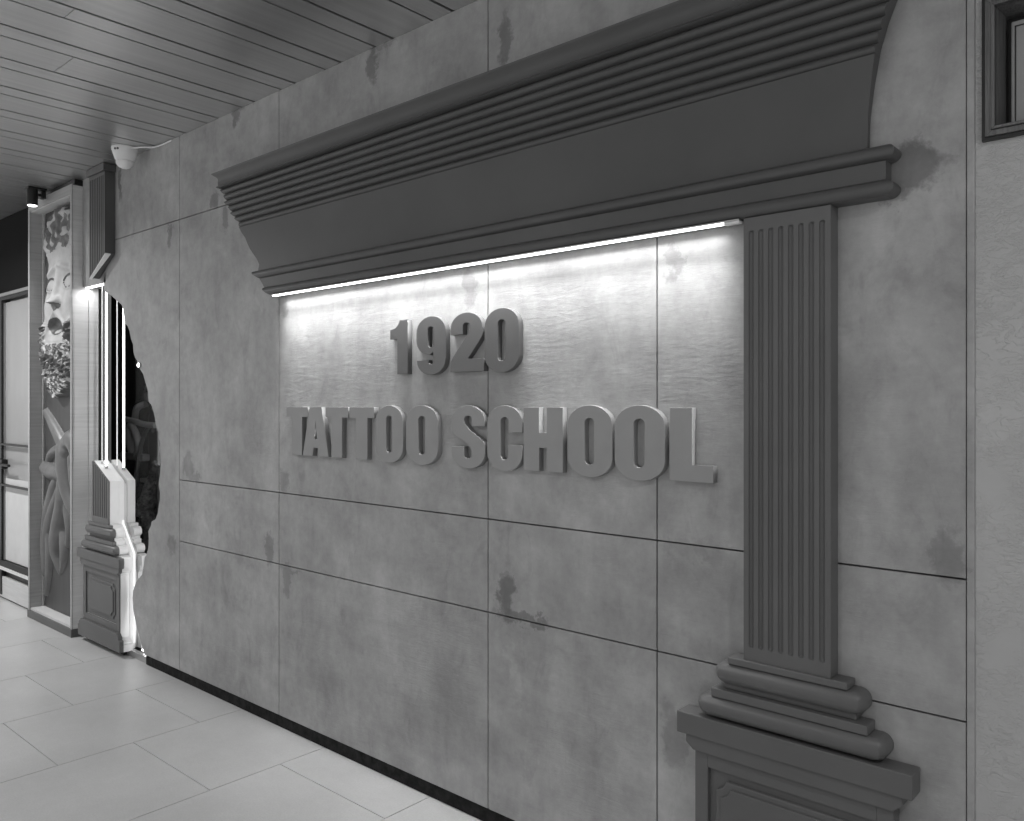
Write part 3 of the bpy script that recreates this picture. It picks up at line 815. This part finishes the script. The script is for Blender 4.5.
o = height_mesh(lambda b_: b_, 'carved_beard_and_shade', M['beard']); o['label'] = 'dark curly beard, hair and eye lines, with shade painted at nose, mouth and head side'
# lower drapery: long knotted folds of cloth, one continuous carved field
LIST = [([(-6.11,0,1.40),(-5.97,0,1.31),(-5.84,0,1.22),(-5.76,0,1.15)], [.030,.042,.05,.055]),
 ([(-5.76,0,1.19),(-5.66,0,1.225),(-5.58,0,1.19),(-5.57,0,1.10),(-5.64,0,1.02)], [.045,.065,.065,.05,.03]),
 ([(-5.80,0,1.17),(-5.78,0,1.05),(-5.72,0,.90),(-5.63,0,.79),(-5.54,0,.74)], [.05,.06,.055,.045,.03]),
 ([(-5.68,0,1.10),(-5.63,0,.97),(-5.57,0,.88),(-5.49,0,.84)], [.03,.04,.035,.025]),
 ([(-6.12,0,.98),(-6.04,0,1.10),(-5.93,0,1.15),(-5.84,0,1.14)], [.022,.03,.03,.02]),
 ([(-6.11,0,1.02),(-5.99,0,1.00),(-5.87,0,.995),(-5.79,0,.97)], [.045,.055,.045,.03]),
 ([(-6.13,0,.30),(-6.11,0,.52),(-6.04,0,.74),(-5.96,0,.90),(-5.89,0,1.0)], [.03,.05,.055,.045,.02]),
 ([(-6.10,0,.50),(-6.02,0,.66),(-5.92,0,.80),(-5.855,0,.93)], [.04,.05,.045,.02]),
 ([(-5.84,0,.95),(-5.80,0,.82),(-5.85,0,.68),(-5.91,0,.56),(-5.93,0,.46),(-5.86,0,.33)], [.03,.055,.06,.055,.04,.010]),
 ([(-5.77,0,.82),(-5.72,0,.72),(-5.70,0,.62),(-5.73,0,.54)], [.03,.038,.035,.025]),
 ([(-5.84,0,.66),(-5.79,0,.54),(-5.79,0,.44),(-5.85,0,.34)], [.018,.036,.034,.010]),
 ([(-6.05,0,.66),(-6.03,0,.45),(-6.06,0,.28),(-6.10,0,.16)], [.03,.035,.028,.015])]
PATHS = []
for pts, r in LIST:
    P = smooth_path(pts, 5); n = len(P); q = []
    for i in range(n):
        t = i/(n-1)*(len(r)-1); k = min(int(t), len(r)-2); q.append((P[i].x, P[i].z, r[k]+(r[k+1]-r[k])*(t-k)))
    PATHS.append(q)
def fold_h(x, z):
    best = 0
    for idx, q in enumerate(PATHS):
        for (xa, za, ra), (xb, zb_, rb) in zip(q, q[1:]):
            if abs(x-xa) > .14 or abs(z-za) > .14: continue
            dx, dz = xb-xa, zb_-za; l2 = dx*dx+dz*dz or 1e-9
            t = max(0, min(1, ((x-xa)*dx+(z-za)*dz)/l2)); r = (ra+(rb-ra)*t)*1.08
            d = math.hypot(x-xa-dx*t, z-za-dz*t)
            if d < r:
                hh = .85*r*(1-(d/r)**2)**.6 + .004*(idx % 3)
                best = max(best, hh)
    return best
dr = bmesh.new(); NX2, NZ2 = 96, 210; V2 = {}
dx0, dx1, dz0, dz1 = -6.14, -5.468, .12, 1.45
H2 = {(i, j): fold_h(dx0+(dx1-dx0)*i/NX2, dz0+(dz1-dz0)*j/NZ2) for i in range(NX2+1) for j in range(NZ2+1)}
def vv(i, j):
    if (i, j) not in V2: V2[i, j] = dr.verts.new((dx0+(dx1-dx0)*i/NX2, .0225-H2[i, j], dz0+(dz1-dz0)*j/NZ2))
    return V2[i, j]
for i in range(NX2):
    for j in range(NZ2):
        if max(H2[i, j], H2[i+1, j], H2[i+1, j+1], H2[i, j+1]) > 0: dr.faces.new((vv(i, j), vv(i+1, j), vv(i+1, j+1), vv(i, j+1)))
o = obj('carved_drapery', dr, M['cloth_relief'], rel); o.data.polygons.foreach_set('use_smooth', [True]*len(o.data.polygons))

# ------------------------------------------------------------------ door at the far left
d = thing('door_1', (-6.7, 0, 0), None, None, kind='structure')
DX0, DX1 = -7.62, -6.212
obj('transom_panel', BX(DX0, DX1, .02, .03, 2.2855, CZ-.002), M['void'], d)
obj('door_head', BX(DX0, DX1, -.012, .05, 2.262, 2.285), M['alu'], d)
obj('door_head', BX(DX0, DX1, -.002, .05, 2.235, 2.261), M['black'], d)
obj('door_jamb', BX(-7.04, -6.945, -.01, .05, .03, 2.2345), M['black'], d)
obj('frosted_pane', BX(-6.944, DX1, .012, .020, .29, 2.215), M['frost'], d)
obj('pane_edge', BX(-6.944, -6.915, .004, .0115, .29, 2.215), M['alu'], d)
obj('frosted_pane', BX(DX0, -7.041, .012, .020, .29, 2.215), M['frost'], d)
obj('lower_reflection', BX(-6.91, DX1, .008, .0115, .295, .905), M['pale'], d)  # pale sheet painting in the brighter reflection low on the pane
obj('push_bar', BX(-6.965, -6.24, -.022, -.006, 1.150, 1.166), M['black'], d, bevel=.002)
obj('push_bar', BX(-6.965, -6.24, -.022, -.006, .848, .864), M['black'], d, bevel=.002)
lk = obj('lock_case', BX(-7.03, -6.87, -.030, .011, .975, 1.045), M['black'], d, bevel=.004)
bm = bmesh.new(); cyl(bm, (-6.83, -.055, 1.012), (-6.63, -.055, 1.012), .010, n=12); cyl(bm, (-6.88, -.02, 1.012), (-6.83, -.055, 1.012), .011, n=12)
obj('door_handle', bm, M['black'], d, smooth=True)
obj('bottom_rail', BX(DX0, DX1, -.012, .05, .245, .289), M['black'], d)
obj('sill_strip', BX(DX0, DX1, -.020, .05, .222, .244), M['camwhite'], d)
obj('shadow_gap', BX(DX0, DX1, .02, .05, .165, .2215), M['black'], d)
obj('threshold', BX(DX0, DX1, -.004, .05, .012, .1645), M['wood'], d)
obj('threshold_base', BX(DX0, DX1, .004, .05, 0, .0115), M['black'], d)
o = obj('wall_left', BX(-9.2, DX0-.001, 0, .06, 0, CZ), M['concrete']); tag(o, kind='structure')
o = obj('wall_room_back', BX(-8.60, -6.24, .44, .50, 0, CZ), M['plaster']); tag(o, kind='structure')

# ------------------------------------------------------------------ security camera
cam_ = thing('security_camera', (-4.615, -.10, CZ), 'small white dome security camera on the ceiling beside the concrete wall', 'camera')
cxx, cyy = -4.590, -.105
bm = bmesh.new(); lathe(bm, cxx, cyy, [(.0, CZ-.001), (.066, CZ-.001), (.068, CZ-.006), (.067, CZ-.014), (.060, CZ-.038), (.051, CZ-.064), (.045, CZ-.073), (.030, CZ-.075), (0, CZ-.075)])
obj('housing', bm, M['camwhite'], cam_, smooth=True)
bm = bmesh.new(); lathe(bm, cxx, cyy, [(.044, CZ-.073), (.046, CZ-.079), (.043, CZ-.092), (.032, CZ-.106), (.016, CZ-.114), (0, CZ-.116)])
obj('dome', bm, M['camwhite'], cam_, smooth=True)
for a in (-2.3, -1.2, -.95): 
    bm = bmesh.new()
    px, py = cxx+.0655*math.cos(a), cyy+.0655*math.sin(a)
    cyl(bm, (px, py, CZ-.022), (px+.003*math.cos(a), py+.003*math.sin(a), CZ-.022), .006, n=10)
    obj('vent_mark', bm, M['kick'], cam_)
bm = bmesh.new(); tube(bm, smooth_path([(cxx+.064, cyy+.01, CZ-.012), (cxx+.12, cyy+.05, CZ-.010), (cxx+.17, cyy+.085, CZ-.012), (cxx+.26, cyy+.097, CZ-.010), (cxx+.34, cyy+.099, CZ-.008)], 5), .004, 8)
obj('cable', bm, M['camwhite'], cam_, smooth=True)

# ------------------------------------------------------------------ spotlight over the niche
sx, sy = -5.870, -.150
sp = thing('spotlight', (sx, sy, CZ), 'small lit black cylinder spotlight under the ceiling in front of the wooden niche', 'light')
obj('mounting_plate', BX(sx-.035, sx+.035, sy-.035, sy+.078, CZ-.012, CZ-.001), M['black'], sp, bevel=.002)
bm = bmesh.new(); lathe(bm, sx, sy, [(0, CZ-.0125), (.031, CZ-.0125), (.033, CZ-.02), (.033, CZ-.118), (.029, CZ-.118), (.028, CZ-.108), (0, CZ-.108)], 28)
obj('barrel', bm, M['black'], sp, smooth=True)
obj('driver_box', BX(sx-.02, sx+.02, sy+.048, sy+.076, CZ-.065, CZ-.0125), M['black'], sp, bevel=.003)
obj('bracket', BX(sx-.008, sx+.008, sy+.03, sy+.0475, CZ-.05, CZ-.035), M['black'], sp)
bm = bmesh.new(); lathe(bm, sx, sy, [(0, CZ-.110), (.0275, CZ-.110), (.0275, CZ-.121), (.018, CZ-.124), (0, CZ-.125)], 24)
obj('lens', bm, M['spot'], sp, smooth=True)
L = bpy.data.lights.new('spot_beam', 'SPOT'); L.energy = 12; L.spot_size = math.radians(105); L.spot_blend = .8; L.shadow_soft_size = .025
o = bpy.data.objects.new('spot_beam', L); C.objects.link(o); o.location = (sx, sy, CZ-.135); o.rotation_euler = (math.radians(-24), math.radians(4), 0)

# ------------------------------------------------------------------ added unseen tube behind the torn concrete, to brighten the slices
tb = thing('fill_tube', (-4.29, .165, 0), 'added unseen light tube behind the torn concrete edge, lighting the sliced pilaster', 'light')
bm = bmesh.new(); cyl(bm, (-4.29, .165, .06), (-4.29, .165, 2.0), .009, n=12); obj('tube', bm, M['pool'], tb, smooth=True)
obj('fill_tube_channel', BX(-4.279, -4.262, .150, .180, 0, 2.02), M['alu'], tb)
L = bpy.data.lights.new('fill_tube_beam', 'AREA'); L.shape = 'RECTANGLE'; L.size = .02; L.size_y = 1.9; L.energy = 4.4
o = bpy.data.objects.new('fill_tube_beam', L); C.objects.link(o); o.location = (-4.302, .165, 1.03); o.rotation_euler = (PI/2, 0, PI/2)
# ------------------------------------------------------------------ button lamp at the torn edge
bt = thing('button_lamp', (-4.64, 0, 1.675), 'tiny glowing round lamp on the torn concrete edge beside the dark opening', 'light')
bm = bmesh.new(); cyl(bm, (-4.640, -.0005, 1.675), (-4.640, -.008, 1.675), .016, n=20); obj('bezel', bm, M['alu'], bt, smooth=True)
bm = bmesh.new(); cyl(bm, (-4.640, -.0082, 1.675), (-4.640, -.013, 1.675), .013, .009, n=20); obj('lens', bm, M['tiny'], bt, smooth=True)

# ------------------------------------------------------------------ chair draped with things in the dark shop
ch = thing('treatment_chair', (-6.55, 1.0, 0), 'black padded high-backed chair with draped cloth in the dark shop behind the wall', 'chair')
def pad(x0, x1, y0, y1, z0, z1, name, mat, bev=.03):
    o = obj(name, BX(x0, x1, y0, y1, z0, z1), mat, ch, bevel=bev); o.modifiers['bevel'].segments = 4; return o
bm = bmesh.new(); 
lathe(bm, -6.60, .92, [(0, 1.60), (.05, 1.655), (.095, 1.645), (.125, 1.60), (.125, 1.55), (.10, 1.50), (0, 1.48)], 20); obj('headrest', bm, M['vinyl'], ch, smooth=True)
pad(-6.62, -6.46, .78, .92, 1.475, 1.555, 'neck_pillow', M['towel'], .02)
bm = bmesh.new(); prism_xz(bm, [(-6.74,1.33),(-6.70,1.42),(-6.60,1.475),(-6.50,1.47),(-6.38,1.40),(-6.30,1.26),(-6.26,1.05),(-6.27,.80),(-6.74,.80)], .86, 1.0); o = obj('backrest', bm, M['vinyl'], ch, bevel=.03)
bm = bmesh.new(); tube(bm, smooth_path([(-6.82,.72,1.335),(-6.70,.70,1.33),(-6.58,.70,1.318),(-6.44,.70,1.300),(-6.28,.72,1.292)], 6), .024, 10); obj('armrest', bm, M['towel'], ch, smooth=True)
bm = bmesh.new(); tube(bm, smooth_path([(-6.86,.80,1.02),(-6.87,.78,1.15),(-6.82,.76,1.28),(-6.72,.76,1.22),(-6.66,.76,1.10),(-6.74,.77,1.02)], 6), .03, 10); tube(bm, smooth_path([(-6.78,.78,1.30),(-6.70,.76,1.42),(-6.62,.8,1.46)], 6), .028, 8); obj('draped_towel', bm, M['towel'], ch, smooth=True)
pad(-6.98, -6.55, .74, .80, 1.00, 1.055, 'seat_rail', M['alu'], .008)
pad(-6.60, -6.26, .74, .80, .830, .865, 'lower_rail', M['alu'], .008)
bm = bmesh.new(); tube(bm, smooth_path([(-6.78,.74,.55),(-6.68,.74,.85),(-6.58,.74,1.12),(-6.45,.74,1.27),(-6.36,.74,1.25)], 6), .017, 10); tube(bm, [(-6.27,.74,1.25),(-6.27,.74,.55)], .016, 10); obj('side_frame', bm, M['oldframe'], ch, smooth=True)
bm = bmesh.new(); tube(bm, smooth_path([(-6.80,.76,.62),(-6.62,.75,.60),(-6.46,.74,.70),(-6.36,.74,.88),(-6.28,.75,1.0)], 7), [.03]*4+[.05]*8+[.06]*8+[.05]*9, 12); tube(bm, smooth_path([(-6.60,.78,.70),(-6.52,.78,.52),(-6.50,.78,.36),(-6.44,.78,.2)], 6), .055, 12)
for v in bm.verts:
    v.co += Vector((mnoise.noise(v.co*18), mnoise.noise(v.co*18+Vector((3,1,2))), mnoise.noise(v.co*16+Vector((9,9,1)))))*.022
obj('patterned_cover', bm, M['cloth'], ch, smooth=True)
pad(-6.86, -6.28, .84, 1.35, .44, .58, 'seat', M['vinyl'])
bm = bmesh.new(); cyl(bm, (-6.57, 1.08, .03), (-6.57, 1.08, .44), .05); cyl(bm, (-6.57, 1.08, 0), (-6.57, 1.08, .03), .27, .25, n=32); obj('pedestal_base', bm, M['alu'], ch, smooth=True)
ch.location.y += .13

# ------------------------------------------------------------------ corridor lamps added out of view to brighten the scene
def downlight(x, y, e, lab):
    t = thing('fill_downlight', (x, y, CZ), lab, 'light', 'added unseen downlights along the corridor ceiling')
    bm = bmesh.new(); lathe(bm, x, y, [(.105, CZ-.001), (.105, CZ-.006), (.088, CZ-.007), (.086, CZ-.001)], 32); obj('rim', bm, M['camwhite'], t, smooth=True)
    bm = bmesh.new(); lathe(bm, x, y, [(0, CZ-.003), (.085, CZ-.003), (.085, CZ-.001), (0, CZ-.001)], 32); obj('lens', bm, M['down'], t)
    L = bpy.data.lights.new('fill_downlight_beam', 'AREA'); L.shape = 'DISK'; L.size = .18; L.energy = e; L.spread = math.radians(160)
    o = bpy.data.objects.new('fill_downlight_beam', L); C.objects.link(o); o.location = (x, y, CZ-.012)
downlight(-6.4, -1.35, 62, 'added unseen ceiling downlight nearest the door, in the corridor')
downlight(-3.6, -2.5, 17, 'added unseen ceiling downlight in mid corridor, opposite the lettering')
downlight(-1.2, -2.9, 12, 'added unseen ceiling downlight opposite the whole pilaster')
downlight(.95, -1.5, 20, 'added unseen ceiling downlight at the right end of the corridor')
L = bpy.data.lights.new('room_lamp', 'AREA'); L.size = .3; L.energy = 5
o = bpy.data.objects.new('room_lamp', L); C.objects.link(o); o.location = (-7.0, .24, 2.6)
L = bpy.data.lights.new('shop_fill', 'POINT'); L.energy = 12; L.shadow_soft_size = .12  # added lamp without a fixture, brightening the chair in the shop
o = bpy.data.objects.new('shop_fill', L); C.objects.link(o); o.location = (-5.2, 1.0, 2.3)

# ------------------------------------------------------------------ world, camera, view
wd = bpy.data.worlds.new('night_street'); bpy.context.scene.world = wd; wd.use_nodes = True
wnt = wd.node_tree; wtc = wnt.nodes.new('ShaderNodeTexCoord'); wsx = wnt.nodes.new('ShaderNodeSeparateXYZ')
wnt.links.new(wtc.outputs['Generated'], wsx.inputs[0])
set_val = mrange(wnt, wsx.outputs['Z'], -.10, .12, .95, .42)      # lit pavement below, darker evening street above
wnt.links.new(set_val, wnt.nodes['Background'].inputs[1]); wnt.nodes['Background'].inputs[0].default_value = g(1)
cd = bpy.data.cameras.new('camera'); cm = bpy.data.objects.new('camera', cd); C.objects.link(cm)
cd.sensor_width = 36; cd.lens = 820/1024*36; cd.clip_start = .02
cm.location = (0, -2.063, 1.45)
ang = math.atan2(923, 820)
dirv = Vector((-math.cos(ang), math.sin(ang), 0))
cm.rotation_euler = dirv.to_track_quat('-Z', 'Y').to_euler()
cd.shift_y = -(410.5-405)/1024
bpy.context.scene.camera = cm
vs = bpy.context.scene.view_settings
vs.view_transform = 'Standard'; vs.look = 'None'; vs.exposure = -.12; vs.gamma = 1; vs.use_curve_mapping = False
